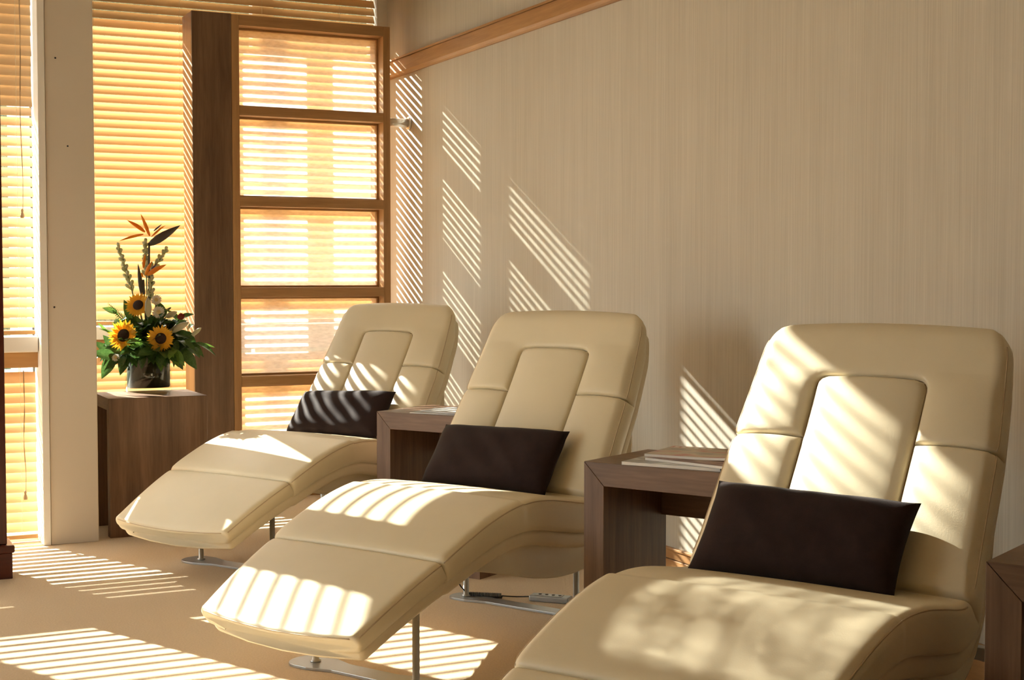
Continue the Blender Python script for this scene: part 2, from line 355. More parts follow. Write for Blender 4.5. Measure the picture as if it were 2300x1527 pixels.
# ------------------------------------------------------------------ glazed room divider
Y0, Y1 = 7.23, 7.43
dv = tag(empty('glazed_screen', (1.742, Y0, 0)), 'light oak screen with five textured glass panes and a dark walnut end board', 'screen')
x_st, x_rt = .203, 1.070; sw_ = .040; zt = 2.50
box('post_box', M['oak_z'], 0, x_st-.001, .018, .20, 0, zt, dv)
box('end_board', M['walnut_z'], 0, x_st-.001, 0, .0175, 0, zt+.002, dv, .0015)
box('stile', M['oak_z'], x_st, x_st+sw_, 0, .20, 0, zt, dv, .002)
box('stile', M['oak_z'], x_rt-sw_, x_rt, 0, .20, 0, zt, dv, .002)
rails = [(0, .165), (.592, .642), (1.053, 1.103), (1.522, 1.572), (1.988, 2.038), (2.446, 2.50)]
for a, b_ in rails: box('rail', M['oak_x'], x_st+sw_, x_rt-sw_, 0, .20, a, b_, dv, .002)
for (a, b_), (c_, d_) in zip(rails[:-1], rails[1:]):
    g = box('glass_pane', M['textured_glass'], x_st+sw_, x_rt-sw_, .092, .098, b_, c_, dv)
    for yy in (.078, .099):
        for (xa, xb, za, zb) in ((x_st+sw_, x_rt-sw_, b_, b_+.010), (x_st+sw_, x_rt-sw_, c_-.010, c_), (x_st+sw_, x_st+sw_+.010, b_+.010, c_-.010), (x_rt-sw_-.010, x_rt-sw_, b_+.010, c_-.010)):
            box('glazing_bead', M['oak_x'], xa, xb, yy, yy+.013, za, zb, g)
tz = 1.15+(625-273)/FPX*7.72
tb = lathe('support_tube', M['chrome'], [(0, 0), (.024, 0), (.024, XR-1.742-x_rt-.008), (0, XR-1.742-x_rt-.008)], dv, 24, (x_rt, .07, tz)); tb.rotation_euler = (0, R(90), 0)
fl = lathe('wall_flange', M['chrome'], [(.022, 0), (.034, 0), (.036, .004), (.036, .010), (0, .010)], tb, 24, (0, 0, XR-1.742-x_rt-.010))
# ------------------------------------------------------------------ waterfall tables
def table(loc, rz, w, d, h, t, label, group, rail=True):
    o = tag(empty('waterfall_table', loc, rz), label, 'table', group)
    e = .0006
    def pr(name, m, poly): return prism(name, m, poly, (0, d), o, .0012)
    pr('table_top', M['walnut_x'], [(t+e, h-t), (w-t-e, h-t), (w-e, h), (e, h)])
    pr('side_panel', M['walnut_z'], [(0, 0), (t, 0), (t, h-t-e), (0, h-e)])
    pr('side_panel', M['walnut_z'], [(w-t, 0), (w, 0), (w, h-e), (w-t, h-t-e)])
    if rail: box('back_rail', M['walnut_x'], t, w-t, d-.03, d-.008, h-t-.125, h-t, o)
    return o
TH = .62
chairs = [(1.476, 5.590, .535), (1.398, 3.900, .485), (1.418, 2.287, .475)]
def cpt(k, x, y, z=0):
    X, Y, a = chairs[k]; return Vector((X+math.cos(a)*x+math.sin(a)*y, Y+math.sin(a)*x-math.cos(a)*y, z))
tabs = []
for k, (lx, lb) in enumerate(((.335, 'walnut table with newspapers between the far and middle loungers'), (.40, 'walnut table with magazines between the middle and nearest loungers'), (.354, 'walnut table in shadow at the right picture edge'))):
    a = chairs[k][2]; p = cpt(k, lx, (.490, .537, .512)[k])
    tabs.append(table(p, a-math.pi/2, .50, .36, TH, .068, lb, 'walnut waterfall side tables'))
ft = table((1.60, 6.415, 0), math.pi/2, .40, .437, TH, .055, 'walnut table carrying the flower vase in front of the blind', 'walnut waterfall side tables', rail=False)
# ------------------------------------------------------------------ loungers
PROF = [(-.312, .214), (-.20, .273), (-.10, .321), (0, .364), (.10, .406), (.20, .443), (.30, .470), (.40, .484), (.50, .480), (.60, .464), (.68, .449), (.735, .447), (.772, .480),
        (.80, .520), (.875, .635), (.955, .755), (1.025, .868), (1.082, .968), (1.108, 1.006), (1.138, 1.020), (1.165, 1.002), (1.172, .965), (1.158, .915), (1.138, .875)]
def catmull(P, n=16):
    out = []
    for i in range(len(P)-1):
        p0 = Vector(P[max(i-1, 0)]); p1 = Vector(P[i]); p2 = Vector(P[i+1]); p3 = Vector(P[min(i+2, len(P)-1)])
        for j in range(n):
            t = j/n; out.append(.5*((2*p1)+(p2-p0)*t+(2*p0-5*p1+4*p2-p3)*t*t+(3*p1-p0-3*p2+p3)*t**3))
    out.append(Vector(P[-1])); return out
DEN = catmull(PROF); ARC = [0]
for i in range(1, len(DEN)): ARC.append(ARC[-1]+(DEN[i]-DEN[i-1]).length)
def s_at(x, z):
    i = min(range(len(DEN)), key=lambda i: (DEN[i]-Vector((x, z))).length); return ARC[i]
def P_at(s):
    if s <= 0: i = 0
    elif s >= ARC[-1]: i = len(ARC)-2
    else:
        i = 0; j = len(ARC)-1
        while j-i > 1:
            m_ = (i+j)//2
            if ARC[m_] <= s: i = m_
            else: j = m_
    f = (s-ARC[i])/(ARC[i+1]-ARC[i]); p = DEN[i].lerp(DEN[i+1], f)
    t = (DEN[min(i+2, len(DEN)-1)]-DEN[max(i-1, 0)]).normalized()
    return p, t, Vector((-t.y, t.x))
sA = s_at(0, .364); sC = s_at(.748, .455); sB = s_at(.955, .755); sT = s_at(1.108, 1.006); sP = s_at(1.046, .905); sE = ARC[-1]; PW = .142
sSEAT = s_at(.55, .48)
def lerp(a, b, t): return a+(b-a)*max(0, min(1, t))
def halfw(s):
    if s < sA: return lerp(.300, .332, s/sA)
    if s < sC: return lerp(.332, .352, (s-sA)/(sC-sA))
    w = lerp(.352, .338, (s-sC)/(sB-sC)) if s < sB else lerp(.338, .312, (s-sB)/(sT-sB))
    q = (s-(sT-.055))/.095
    if q > 0: w -= .055*(1-math.sqrt(max(0, 1-min(q, 1)**2)))
    return w
def thick(s):
    if s < sA: return lerp(.052, .064, s/sA)
    if s < sSEAT: return lerp(.070, .102, (s-sA)/(sSEAT-sA))
    if s < sC: return .102
    return lerp(.102, .078, (s-sC)/.1) if s < sT-.1 else lerp(.075, .04, (s-(sT-.1))/.12)
def sdf_pad(s, y, r=.03):
    cx = sP-.5; qx = abs(s-cx)-.5+r; qy = abs(y)-PW+r
    return math.hypot(max(qx, 0), max(qy, 0))+min(max(qx, qy), 0)-r
def region(s, y):
    if s < sA: return 'foot_pad'
    if s < sC: return 'seat_pad'
    if s < sP and abs(y) < PW: return 'centre_pad'
    if s < sB: return 'side_pad_a' if y < 0 else 'side_pad_b'
    return 'head_pad'
def relief(s, y):
    if s < sA: d = sA-s; p = .006
    elif s < sC: d = min(s-sA, sC-s); p = .012 if s-sA < sC-s else .004
    else:
        q = sdf_pad(s, y); w = halfw(s); e = (abs(y)-(PW+w)/2)/((w-PW)/2); cr_ = .012*max(0, 1-e*e) if abs(y) > PW else 0
        if q < 0: d = min(-q, s-sC); return .013*max(0, 1-(y/PW)**2)+.005*(1-math.exp(-d/.012))-.015*math.exp(-d/.0028)
        elif s < sB: d = min(sB-s, q, s-sC); p = .006
        else: d = min(s-sB, q); p = .007; cr_ *= max(0, min(1, (sP+.02-s)/.06))
        return cr_+p*(1-math.exp(-d/.012))-.015*math.exp(-d/.0028)
    return p*(1-math.exp(-d/.014)) - .013*math.exp(-d/.0028)
def refine(base, seams, offs=(.0012, .003, .006, .011, .018)):
    L = set(base)
    for q in seams:
        L.add(q)
        for o in offs: L.add(q-o); L.add(q+o)
    L = sorted(L); out = [L[0]]
    for v in L[1:]:
        if v-out[-1] > .0011: out.append(v)
        elif any(abs(v-q) < 1e-9 for q in seams): out[-1] = v
    return out
def rad(s): return min(lerp(.020, .030, (s-sC)/.08), thick(s)*.6)
def section(s):
    """list of (y, d, ny, nd, top)"""
    w = halfw(s); t = thick(s); o = []
    half = [(-w+.09, -t, 0, -1, 0), (-w+.014, -t, -.3, -.95, 0), (-w+.003, -t+.006, -.8, -.6, 0), (-w, -t+.018, -1, 0, 0)]
    r = rad(s)
    if t-.018 > r+.006: half.append((-w-.002, -(t-.018+r)/2, -1, 0, 0))
    else: half.append((-w-.001, -(t-.018+r)/2, -1, 0, 0))
    for i in range(7):
        a = i/6*math.pi/2; half.append((-w+r-r*math.cos(a), -r+r*math.sin(a), -math.cos(a), math.sin(a), 1))
    ys = []
    a0 = -w+r
    for q in range(1, 13): ys.append(a0+(-PW-.016-a0)*q/13)
    ys += [-PW-.016, -PW-.009, -PW-.0055, -PW-.003, -PW-.0012, -PW, -PW+.0012, -PW+.003, -PW+.0055, -PW+.009, -PW+.016]
    for q in range(1, 9): ys.append(-PW+.016+(PW-.016)*q/8)
    half += [(y, 0, 0, 1, 1) for y in ys]
    return half + [(-y, d, -ny, nd, tp) for (y, d, ny, nd, tp) in half[-2::-1]]
def place(s, y, d):
    p, t, nn = P_at(s)
    return p, t, nn
def build_upholstery():
    base = [sE*i/150 for i in range(151)]
    S = refine(base, [sA, sC, sB, sP]); S = [s for s in S if 0 <= s <= sE]
    rows = []
    def ring(s, back=0, inset=0):
        p, t, nn = P_at(s); w = halfw(s); th = thick(s); out = []
        for (y, d, ny, nd, tp) in section(s):
            g = relief(s, y if tp and nd > .9 else math.copysign(w, y))
            cr_ = (.0055 if s < sC else .010)*max(0, 1-(y/w)**2) if d > -th*.5 else 0
            if not tp: g = g*.6 if d > -th+.02 else 0
            yy = y+ny*g; dd = d+nd*g+cr_
            if inset:
                yy -= math.copysign(min(inset, abs(yy)), yy); mid = -th/2; dd = mid+(dd-mid)*max(0, 1-inset/(th/2))
            f = max(0, 1-s/.16)**2; bow = .032*(1-(y/w)**2)*f
            q = p - t*(back+bow) + nn*dd
            out.append(((q.x, yy, q.y), (s, y)))
        return out
    for k in range(4, 0, -1):
        a = k/4*math.pi/2; rows.append(ring(0, .011*math.sin(a), .011*(1-math.cos(a))))
    for s in S: rows.append(ring(s))
    for k in range(1, 4):
        a = k/3*math.pi/2; rows.append(ring(sE, -.012*math.sin(a), .014*(1-math.cos(a))))
    m_ = len(rows[0]); regs = {}
    for i in range(len(rows)-1):
        for j in range(m_-1):
            quad = (rows[i][j], rows[i][j+1], rows[i+1][j+1], rows[i+1][j])
            sm = sum(q[1][0] for q in quad)/4; ym = sum(q[1][1] for q in quad)/4
            topv = abs(ym) < PW
            regs.setdefault(region(sm, ym), []).append([(i, j), (i, j+1), (i+1, j+1), (i+1, j)])
    # end cap at the foot
    out = {}
    for name, quads in regs.items():
        idx = {}; V = []; F = []
        for q in quads:
            f = []
            for ij in q:
                if ij not in idx: idx[ij] = len(V); V.append(rows[ij[0]][ij[1]][0])
                f.append(idx[ij])
            F.append(tuple(f[::-1]))
        if name == 'foot_pad':
            F.append(tuple(idx[(0, j)] for j in range(m_) if (0, j) in idx))
        out[name] = (V, F)
    return out
def sweep_shell(s0, s1, dn, wf, thk, n=90):
    """plain upholstered shell below the pads"""
    rows = []
    def ring(s, back=0, ins=0):
        p, t, nn = P_at(s); w = wf(s); top = dn(s); th = thk(s); o = []
        r = .016
        cs = [(-w+.05, top)] if False else []
        cs = [(-w, top), (-w-.002, top-th*.35), (-w, top-th+r)]
        for i in range(1, 6):
            a = i/5*math.pi/2; cs.append((-w+r-r*math.cos(a), top-th+r-r*math.sin(a)))
        cs += [(-w*.5, top-th-.002), (0, top-th-.003)]
        cs = cs + [(-y, d) for y, d in cs[-2::-1]]
        for y, d in cs:
            if ins: y -= math.copysign(min(ins, abs(y)), y); d += min(ins, th*.4)*(1 if d < top-th*.5 else 0)
            f = max(0, 1-s/.16)**2; bow = .030*(1-(y/w)**2)*f
            q = p-t*(back+bow)+nn*d; o.append((q.x, y, q.y))
        return o
    for k in range(3, 0, -1):
        a = k/3*math.pi/2; rows.append(ring(s0, .014*math.sin(a), .014*(1-math.cos(a))))
    for i in range(n+1): rows.append(ring(s0+(s1-s0)*i/n))
    m_ = len(rows[0]); V = [p for r in rows for p in r]; F = []
    for i in range(len(rows)-1):
        for j in range(m_-1): F.append((i*m_+j, (i+1)*m_+j, (i+1)*m_+j+1, i*m_+j+1))
        F.append((i*m_+m_-1, (i+1)*m_+m_-1, (i+1)*m_, i*m_))
    F.append(tuple(range(m_))); F.append(tuple((len(rows)-1)*m_+j for j in range(m_))[::-1])
    return V, F
def make_lounger():
    o = empty('lounger')
    for nm, (V, F) in build_upholstery().items():
        base = 'side_pad' if nm.startswith('side_pad') else nm
        pyd(base, V, F, M['leather'], o, smooth=True)
    th0 = lambda s: -thick(s)+.004
    V, F = sweep_shell(.014, sT+.02, th0, lambda s: halfw(s)-.012, lambda s: lerp(.042, .050, s/sSEAT))
    pyd('under_shell', V, F, M['shell'], o, smooth=True)
    # belly : upholstered housing below the seat
    bel = catmull([(.10, .318), (.22, .296), (.36, .262), (.50, .230), (.64, .214), (.78, .222), (.90, .27), (.985, .37), (1.03, .49), (1.05, .62), (1.0, .70), (.90, .60), (.80, .45), (.66, .385), (.5, .405), (.3, .38), (.16, .345)], 4)
    bel = [tuple(p) for p in bel]
    bm = bmesh.new(); rings = []
    for y, ins in ((-.295, .05), (-.305, .02), (-.305, 0), (0, 0), (.305, 0), (.305, .02), (.295, .05)):
        cx = sum(p[0] for p in bel)/len(bel); cz = sum(p[1] for p in bel)/len(bel)
        rings.append([bm.verts.new((p[0]+(cx-p[0])*ins, y, p[1]+(cz-p[1])*ins)) for p in bel])
    k = len(bel)
    for i in range(len(rings)-1):
        for j in range(k): bm.faces.new((rings[i][j], rings[i][(j+1) % k], rings[i+1][(j+1) % k], rings[i+1][j]))
    bm.faces.new(rings[0]); bm.faces.new(rings[-1][::-1]); bmesh.ops.recalc_face_normals(bm, faces=bm.faces)
    frombm('seat_housing', bm, M['shell'], o, smooth=True)
    # piping along the pad edges
    for sgn in (-1, 1):
        for a_, b_ in ((.0, sA-.006), (sA+.006, sC-.02), (sC+.03, sB-.006), (sB+.006, sT-.02)):
            pts = []
            for i in range(41):
                s = a_+(b_-a_)*i/40; p, t, nn = P_at(s); w = halfw(s); r = rad(s); g = relief(s, w)
                an = R(38); q = p+nn*(-r+(r+g+.0003)*math.sin(an)); y = w-r+(r+g+.0003)*math.cos(an)
                pts.append((q.x, sgn*y, q.y))
            tube('piping', M['piping'], pts, .0021, o, 6)
    pts = []
    for i in range(41):
        p, t, nn = P_at(0); w = halfw(0); y = -w+.02+(2*w-.04)*i/40; bow = .032*(1-(y/w)**2)
        q = p-t*(bow+.0085)+nn*(-.0015+.0055*(1-(y/w)**2)); pts.append((q.x, y, q.y))
    tube('piping', M['piping'], pts, .0021, o, 6)
    M['seam'] = M.get('seam') or mat('leather_seam', (.30, .22, .125, 1), .6)
    def onback(s, y):
        p, t, nn = P_at(s); q = p+nn*(.010*max(0, 1-(y/halfw(s))**2)-.0085); return (q.x, y, q.y)
    rr = .03; path = [(sC+.02+(sP-rr-sC-.02)*i/24, -PW) for i in range(25)]
    path += [(sP-rr+rr*math.sin(a*math.pi/16), -PW+rr-rr*math.cos(a*math.pi/16)) for a in range(1, 9)]
    path += [(sP, -PW+rr+(2*PW-2*rr)*i/12) for i in range(1, 12)]
    path = path + [(a, -b) for a, b in path[24+8::-1]]
    tube('seam', M['seam'], [onback(a, b) for a, b in path], .0022, o, 6)
    for sg in (-1, 1): tube('seam', M['seam'], [onback(sB, sg*(PW+(halfw(sB)-.03-PW)*i/10)) for i in range(11)], .0022, o, 6)
    # steel base : front and rear floor plates with uprights
    def plate(x, y0, y1, w0):  # waisted steel strip with rounded ends
        n_ = 10; poly = []
        for i in range(n_+1):
            a = math.pi*i/n_; poly.append((x+w0*math.cos(a), y1+.03+w0*.8*math.sin(a)))
        poly += [(x-w0, y1-.02), (x-w0*.62, y1-.10), (x-w0*.62, y0+.10), (x-w0, y0+.02)]
        for i in range(n_+1):
            a = math.pi+math.pi*i/n_; poly.append((x+w0*math.cos(a), y0-.03+w0*.8*math.sin(a)))
        poly += [(x+w0, y0+.02), (x+w0*.62, y0+.10), (x+w0*.62, y1-.10), (x+w0, y1-.02)]
        return prism('floor_plate', M['steel'], poly, (.0005, .009), o, .0012, 'z')
    plate(0, -.235, .155, .064); plate(.96, -.325, .325, .05)
    for x, y, zt_ in ((0, .155, .285), (0, -.235, .285), (.96, -.335, .32), (.96, .335, .32), (.96, -.14, .25)):
        lathe('upright', M['steel'], [(0, .0085), (.016, .0085), (.016, .014), (.0105, .016), (.0105, zt_), (0, zt_)], o, 20, (x, y, 0))
    box('cross_bar', M['steel'], .945, .975, -.35, .35, .27, .30, o, .003)
    return o
proto = make_lounger()
labels = ['cream leather lounger farthest from camera, beside the glazed wooden screen', 'cream leather lounger in the middle with striped sunlight on its seat', 'nearest cream leather lounger, large at the lower right, foot end cut off']
loungers = []
for k, (X, Y, a) in enumerate(chairs):
    o = proto if k == 0 else copy_tree(proto)
    # local x = length, local y = width ; local +y is away from camera-right, mirrored base is symmetric
    o.location = (X, Y, 0); o.rotation_euler = (0, 0, a); o.scale = (1, 1, 1)
    tag(o, labels[k], 'lounger', 'cream leather loungers'); loungers.append(o)
# ------------------------------------------------------------------ cushions
def make_cushion(w, h, t, seed):
    rnd = random.Random(seed); n_ = 36; m_ = 24; V = []; F = []
    ph = [rnd.uniform(0, 6) for _ in range(6)]
    for sd in (1, -1):
        for j in range(m_+1):
            for i in range(n_+1):
                a = -1+2*i/n_; b_ = -1+2*j/m_
                x = a*w/2*(1-.045*(1-abs(a)**2)*0-.035*(1-b_*b_)*abs(a)**3); y = b_*h/2*(1-.06*(1-a*a)*abs(b_)**3)
                q = max(0, (1-a**4)*(1-b_**4)); zz = t/2*q**.55
                zz += .004*math.sin(a*5+ph[0])*math.sin(b_*4+ph[1])*q+.0025*math.sin(a*13+b_*7+ph[2])*q
                V.append((x, y, sd*zz))
    N = (n_+1)*(m_+1)
    for k in range(2):
        for j in range(m_):
            for i in range(n_):
                f = (k*N+j*(n_+1)+i, k*N+j*(n_+1)+i+1, k*N+(j+1)*(n_+1)+i+1, k*N+(j+1)*(n_+1)+i)
                F.append(f if k == 0 else f[::-1])
    return V, F
cl = ['dark brown velvet cushion on the farthest lounger, striped by sunlight', 'dark brown velvet cushion on the middle lounger', 'large dark brown velvet cushion on the nearest lounger']
for k, (X, Y, a) in enumerate(chairs):
    V, F = make_cushion(.515, .245, .112, k)
    bm = bmesh.new(); vs = [bm.verts.new(v) for v in V]
    for f in F: bm.faces.new([vs[i] for i in f])
    bmesh.ops.remove_doubles(bm, verts=bm.verts, dist=.0004); bmesh.ops.recalc_face_normals(bm, faces=bm.faces)
    c = frombm('velvet_cushion', bm, M['velvet'], smooth=True)
    # cushion frame : local x across the chair, local y up the back, local z out of the back
    tilt = R((50, 52, 53)[k]); X_ = Vector((0, -1, 0)); Yv = Vector((math.cos(tilt), 0, math.sin(tilt))); Zv = X_.cross(Yv)
    rm = Matrix((X_, Yv, Zv)).transposed().to_4x4()
    loc = Vector((.720+.096*math.cos(tilt)-.062*math.sin(tilt), .040, .438+.096*math.sin(tilt)+.060*math.cos(tilt)))
    c.matrix_world = Matrix.Translation((X, Y, 0)) @ Matrix.Rotation(a, 4, 'Z') @ Matrix.Translation(loc) @ rm @ Matrix.Rotation(R((3, 1, -1)[k]), 4, 'Z')
    tag(c, cl[k], 'cushion', 'brown velvet cushions')
# ------------------------------------------------------------------ flowers in a glass vase
M['leaf'] = mat('glossy_leaf', (.035, .085, .018, 1), .3, noise=(12, 3), col2=(.075, .15, .035, 1), trans=.28)
M['leaf_lit'] = mat('sunlit_leaf', (.10, .20, .03, 1), .4, noise=(12, 3), col2=(.16, .28, .05, 1), trans=.3)  # sunlit copy of the leaf green, the light is put into the colour
M['stem'] = mat('green_stem', (.07, .11, .03, 1), .5)
M['petal'] = mat('sunflower_petal', (.86, .42, .02, 1), .5, noise=(40, 2), col2=(.92, .55, .04, 1), trans=.35)
M['disc'] = mat('sunflower_disc', (.022, .009, .006, 1), .9, noise=(300, 2), col2=(.05, .022, .012, 1), bump=(300, 1, .004))
M['orange'] = mat('orange_sepal', (.90, .30, .02, 1), .45, noise=(25, 2), col2=(.92, .42, .03, 1), trans=.35)
M['bract'] = mat('purple_green_bract', (.05, .035, .03, 1), .45, noise=(8, 2), col2=(.07, .07, .05, 1))
M['tongue'] = mat('violet_tongue', (.09, .06, .16, 1), .5)
M['bud'] = mat('greenish_cream_bud', (.55, .52, .33, 1), .5, noise=(20, 2), col2=(.66, .62, .45, 1), trans=.25)
M['tuberose'] = mat('tuberose_bud', (.58, .58, .34, 1), .5, noise=(30, 2), col2=(.70, .68, .47, 1), trans=.5)
M['white_petal'] = mat('white_petal', (.85, .82, .74, 1), .6, trans=.3)
M['eye'] = mat('cream_eye', (.75, .60, .30, 1), .8)
M['red'] = mat('dark_red_flower', (.25, .02, .015, 1), .6)
rv = Vector((math.cos(YAW), -math.sin(YAW), 0)); fv = Vector((math.sin(YAW), math.cos(YAW), 0)); uz = Vector((0, 0, 1))
V0 = atz(334, 879, TH)
VD = V0.dot(fv)
def fp(u, v, near=0.0):
    """point on the upright plane through the vase, moved near metres towards the camera"""
    d = ray(u, v); k = (VD-near)/d.dot(fv); return Vector((0, 0, HC))+d*k
vase = tag(empty('glass_vase', (V0.x, V0.y, TH)), 'clear glass cylinder vase lined with dark leaves, holding the flowers', 'vase')
VR, VH = .108, .185
lathe('vase_wall', M['vase_glass'], [(0, .0005), (VR-.004, .0005), (VR, .004), (VR, VH), (VR-.0025, VH+.002), (VR-.005, VH), (VR-.005, .016), (0, .014)], vase, 56)
lining = mat('dark_leaf_lining', (.008, .012, .005, 1), .6, spec=.08, noise=(1.4, 5), col2=(.035, .038, .018, 1), stretch=(22, 22, 2.5))
lathe('leaf_lining', lining, [(0, .022), (VR-.012, .022), (VR-.010, .03), (VR-.010, VH-.02), (VR-.02, VH-.012), (0, VH-.010)], vase, 56)
def basis(x, n):
    x = x.normalized(); n = (n-x*n.dot(x))
    n = n.normalized() if n.length > 1e-4 else x.orthogonal().normalized()
    return Matrix((x, n.cross(x), n)).transposed()
def leaf_mesh(name, L, W, droop, fold, tipw=1.0):
    V = []; F = []; nx = 9
    for i in range(nx+1):
        t = i/nx; w = W*math.sin(math.pi*min(1, t**.8*.97+.03))**.9*(1-.15*t)
        for j in range(-2, 3):
            q = j/2; V.append((L*t, w*q, -droop*t*t*L+fold*abs(q)*w+.004*math.sin(t*14)*abs(q)))
    for i in range(nx):
        for j in range(4): a = i*5+j; F.append((a, a+5, a+6, a+1))
    me = bpy.data.meshes.new(name); me.from_pydata(V, [], F); me.update()
    for p in me.polygons: p.use_smooth = True
    return me
LM = [leaf_mesh('leaf', 1, .27, .25, .35), leaf_mesh('leaf', 1, .20, .45, .25), leaf_mesh('leaf', 1, .12, .12, .3)]
LM2 = [m_.copy() for m_ in LM]
for m_ in LM: m_.materials.append(M['leaf'])
for m_ in LM2: m_.materials.append(M['leaf_lit'])
def put(name, me, parent, p, xdir, nrm, sc_):
    o = bpy.data.objects.new(name, me); C.objects.link(o); o.parent = parent
    o.matrix_local = Matrix.Translation(p-parent.location) @ basis(xdir, nrm).to_4x4() @ Matrix.Scale(sc_, 4)
    return o
def curve(a, b, sag, n_=10):
    return [a.lerp(b, i/n_)+sag*(math.sin(math.pi*i/n_)) for i in range(n_+1)]
mouth = Vector((V0.x, V0.y, TH+VH-.04))
rn = random.Random(5)
def spray(u, v, near, nl, sz, kind, bright, label, group, droop=.3):
    tip = fp(u, v, near); root = mouth+(tip-mouth)*.12; root.z = mouth.z
    o = tag(empty('foliage_spray', root), label, 'foliage', group)
    pts = curve(root, tip, uz*.03); tube('stem', M['stem'], [p-root for p in pts], .0022, o, 6)
    out = (tip-mouth).normalized()
    for i in range(nl):
        t = .42+.58*(i+1)/nl; p = pts[min(10, int(t*10))]
        side = rv*rn.uniform(-1, 1)-fv*rn.uniform(-.4, 1)+uz*rn.uniform(-.9, .6)
        d = out*(1.2 if i == nl-1 else .5)+side*.85-uz*droop*rn.random()
        put('leaf', (LM2 if bright else LM)[kind], o, p, d, uz*rn.uniform(.3, 1)-fv*rn.uniform(.1, 1), sz*rn.uniform(.75, 1.15))
    return o
G = 'dark leafy sprays in the vase'
SP = [(238, 788, .06, 6, .085, 0), (258, 802, .12, 6, .095, 0), (300, 788, .16, 6, .09, 0), (345, 790, .17, 6, .09, 0), (390, 788, .15, 6, .09, 0), (425, 782, .10, 6, .09, 0), (438, 770, .04, 6, .09, 1),
      (410, 765, .12, 6, .085, 1), (320, 770, .15, 6, .09, 0), (385, 735, .08, 6, .095, 0), (345, 735, .08, 5, .09, 0), (300, 720, .02, 6, .085, 0), (250, 770, .02, 6, .085, 1), (405, 715, -.05, 5, .08, 0), (330, 790, -.12, 5, .09, 0), (290, 770, .13, 6, .085, 1), (365, 790, .17, 6, .09, 0), (270, 740, -.05, 6, .085, 0),
      (335, 740, .05, 7, .09, 0), (310, 725, .03, 7, .08, 0), (375, 700, .02, 6, .08, 0), (350, 720, .05, 6, .085, 0), (395, 750, .08, 7, .085, 0), (320, 745, .10, 7, .08, 0), (245, 785, .08, 7, .08, 1), (300, 745, .06, 7, .085, 0), (420, 745, .0, 6, .08, 0), (340, 765, .12, 7, .08, 0)]
for i, (u, v, nr, nl, sz, kd) in enumerate(SP): spray(u, v, nr, nl+3, sz*1.08, kd, i in (12, 17, 4, 8), 'leaf spray in sunlit green colouring among the dark leaves in the vase' if i in (12, 17, 4, 8) else 'dark green glossy leaf spray in the vase', 'sunlit-coloured sprays in the vase' if i in (12, 17, 4, 8) else G, .4)
spray(262, 705, .0, 7, .075, 0, True, 'bright green leaf spray above the lower left sunflower', None, .1)
spray(240, 745, .04, 8, .065, 2, True, 'bright green thin-leaved spray at the left of the vase', None, .2)
spray(448, 772, .02, 6, .075, 2, True, 'thin pale leaf spray at the far right of the bouquet', None, .2)
# drooping leaves over the rim
dl = tag(empty('drooping_leaves', mouth), 'broad dark leaves hanging over the front rim of the vase', 'foliage')
for u, v, sz in ((258, 800, .12), (288, 792, .11), (322, 788, .085), (356, 788, .08), (392, 790, .09), (415, 788, .10), (305, 786, .075)):
    p = fp(u, v, .11); put('leaf', LM[0], dl, p, rv*((u-334)/130)-uz*.9-fv*.25, -fv+uz*.3, sz)
# fern
fr = tag(empty('fern_frond', mouth), 'small dark fern frond sticking out at upper left of the bouquet', 'foliage')
fa, fb = fp(285, 725, .02), fp(243, 682, .02)
tube('stem', M['stem'], [p-mouth for p in curve(mouth+uz*.02, fa, uz*.01)+curve(fa, fb, uz*.006)[1:]], .0015, fr, 5)
for i in range(14):
    p = fa.lerp(fb, i/13); d = (fb-fa).normalized(); s_ = .030*(1-i/18)
    for sg in (-1, 1): put('leaflet', LM[2], fr, p, d*.6+sg*(uz*.9+rv*.5), -fv, s_)
def petals(name, m, parent, c, face, n_, r0, L, W, cup, seed=1, rings=2, tip=.7):
    rnd = random.Random(seed); bs = basis(face.orthogonal(), face); V = []; F = []
    for rg in range(rings):
        for i in range(n_):
            a = 2*math.pi*(i+.5*rg)/n_+rnd.uniform(-.08, .08); l = L*rnd.uniform(.85, 1.1); cu = cup+rnd.uniform(-.15, .15)+.2*rg
            ca, sa = math.cos(a), math.sin(a); b0 = len(V)
            for k_ in range(5):
                t = k_/4; w = W*(.55+1.2*t*(1-t)*1.5)*(1-t**3*tip) if t < 1 else W*.06
                r_ = r0+l*t; zz = cu*l*t*t*.6+.004*rg*0
                for q in (-1, 0, 1):
                    x = r_*ca-q*w*sa; y = r_*sa+q*w*ca; V.append(c+bs@Vector((x, y, zz-.001*abs(q)-.0015*rg))-parent.location)
            for k_ in range(4):
                for q in range(2): a_ = b0+k_*3+q; F.append((a_, a_+3, a_+4, a_+1))
    return pyd(name, V, F, m, parent, smooth=True)
def dome(name, m, parent, c, face, r, h):
    o = lathe(name, m, [(r, 0), (r*.98, h*.35), (r*.8, h*.75), (r*.45, h), (0, h*.92)], parent, 24)
    o.matrix_local = Matrix.Translation(c-parent.location) @ basis(face.orthogonal(), face).to_4x4(); return o
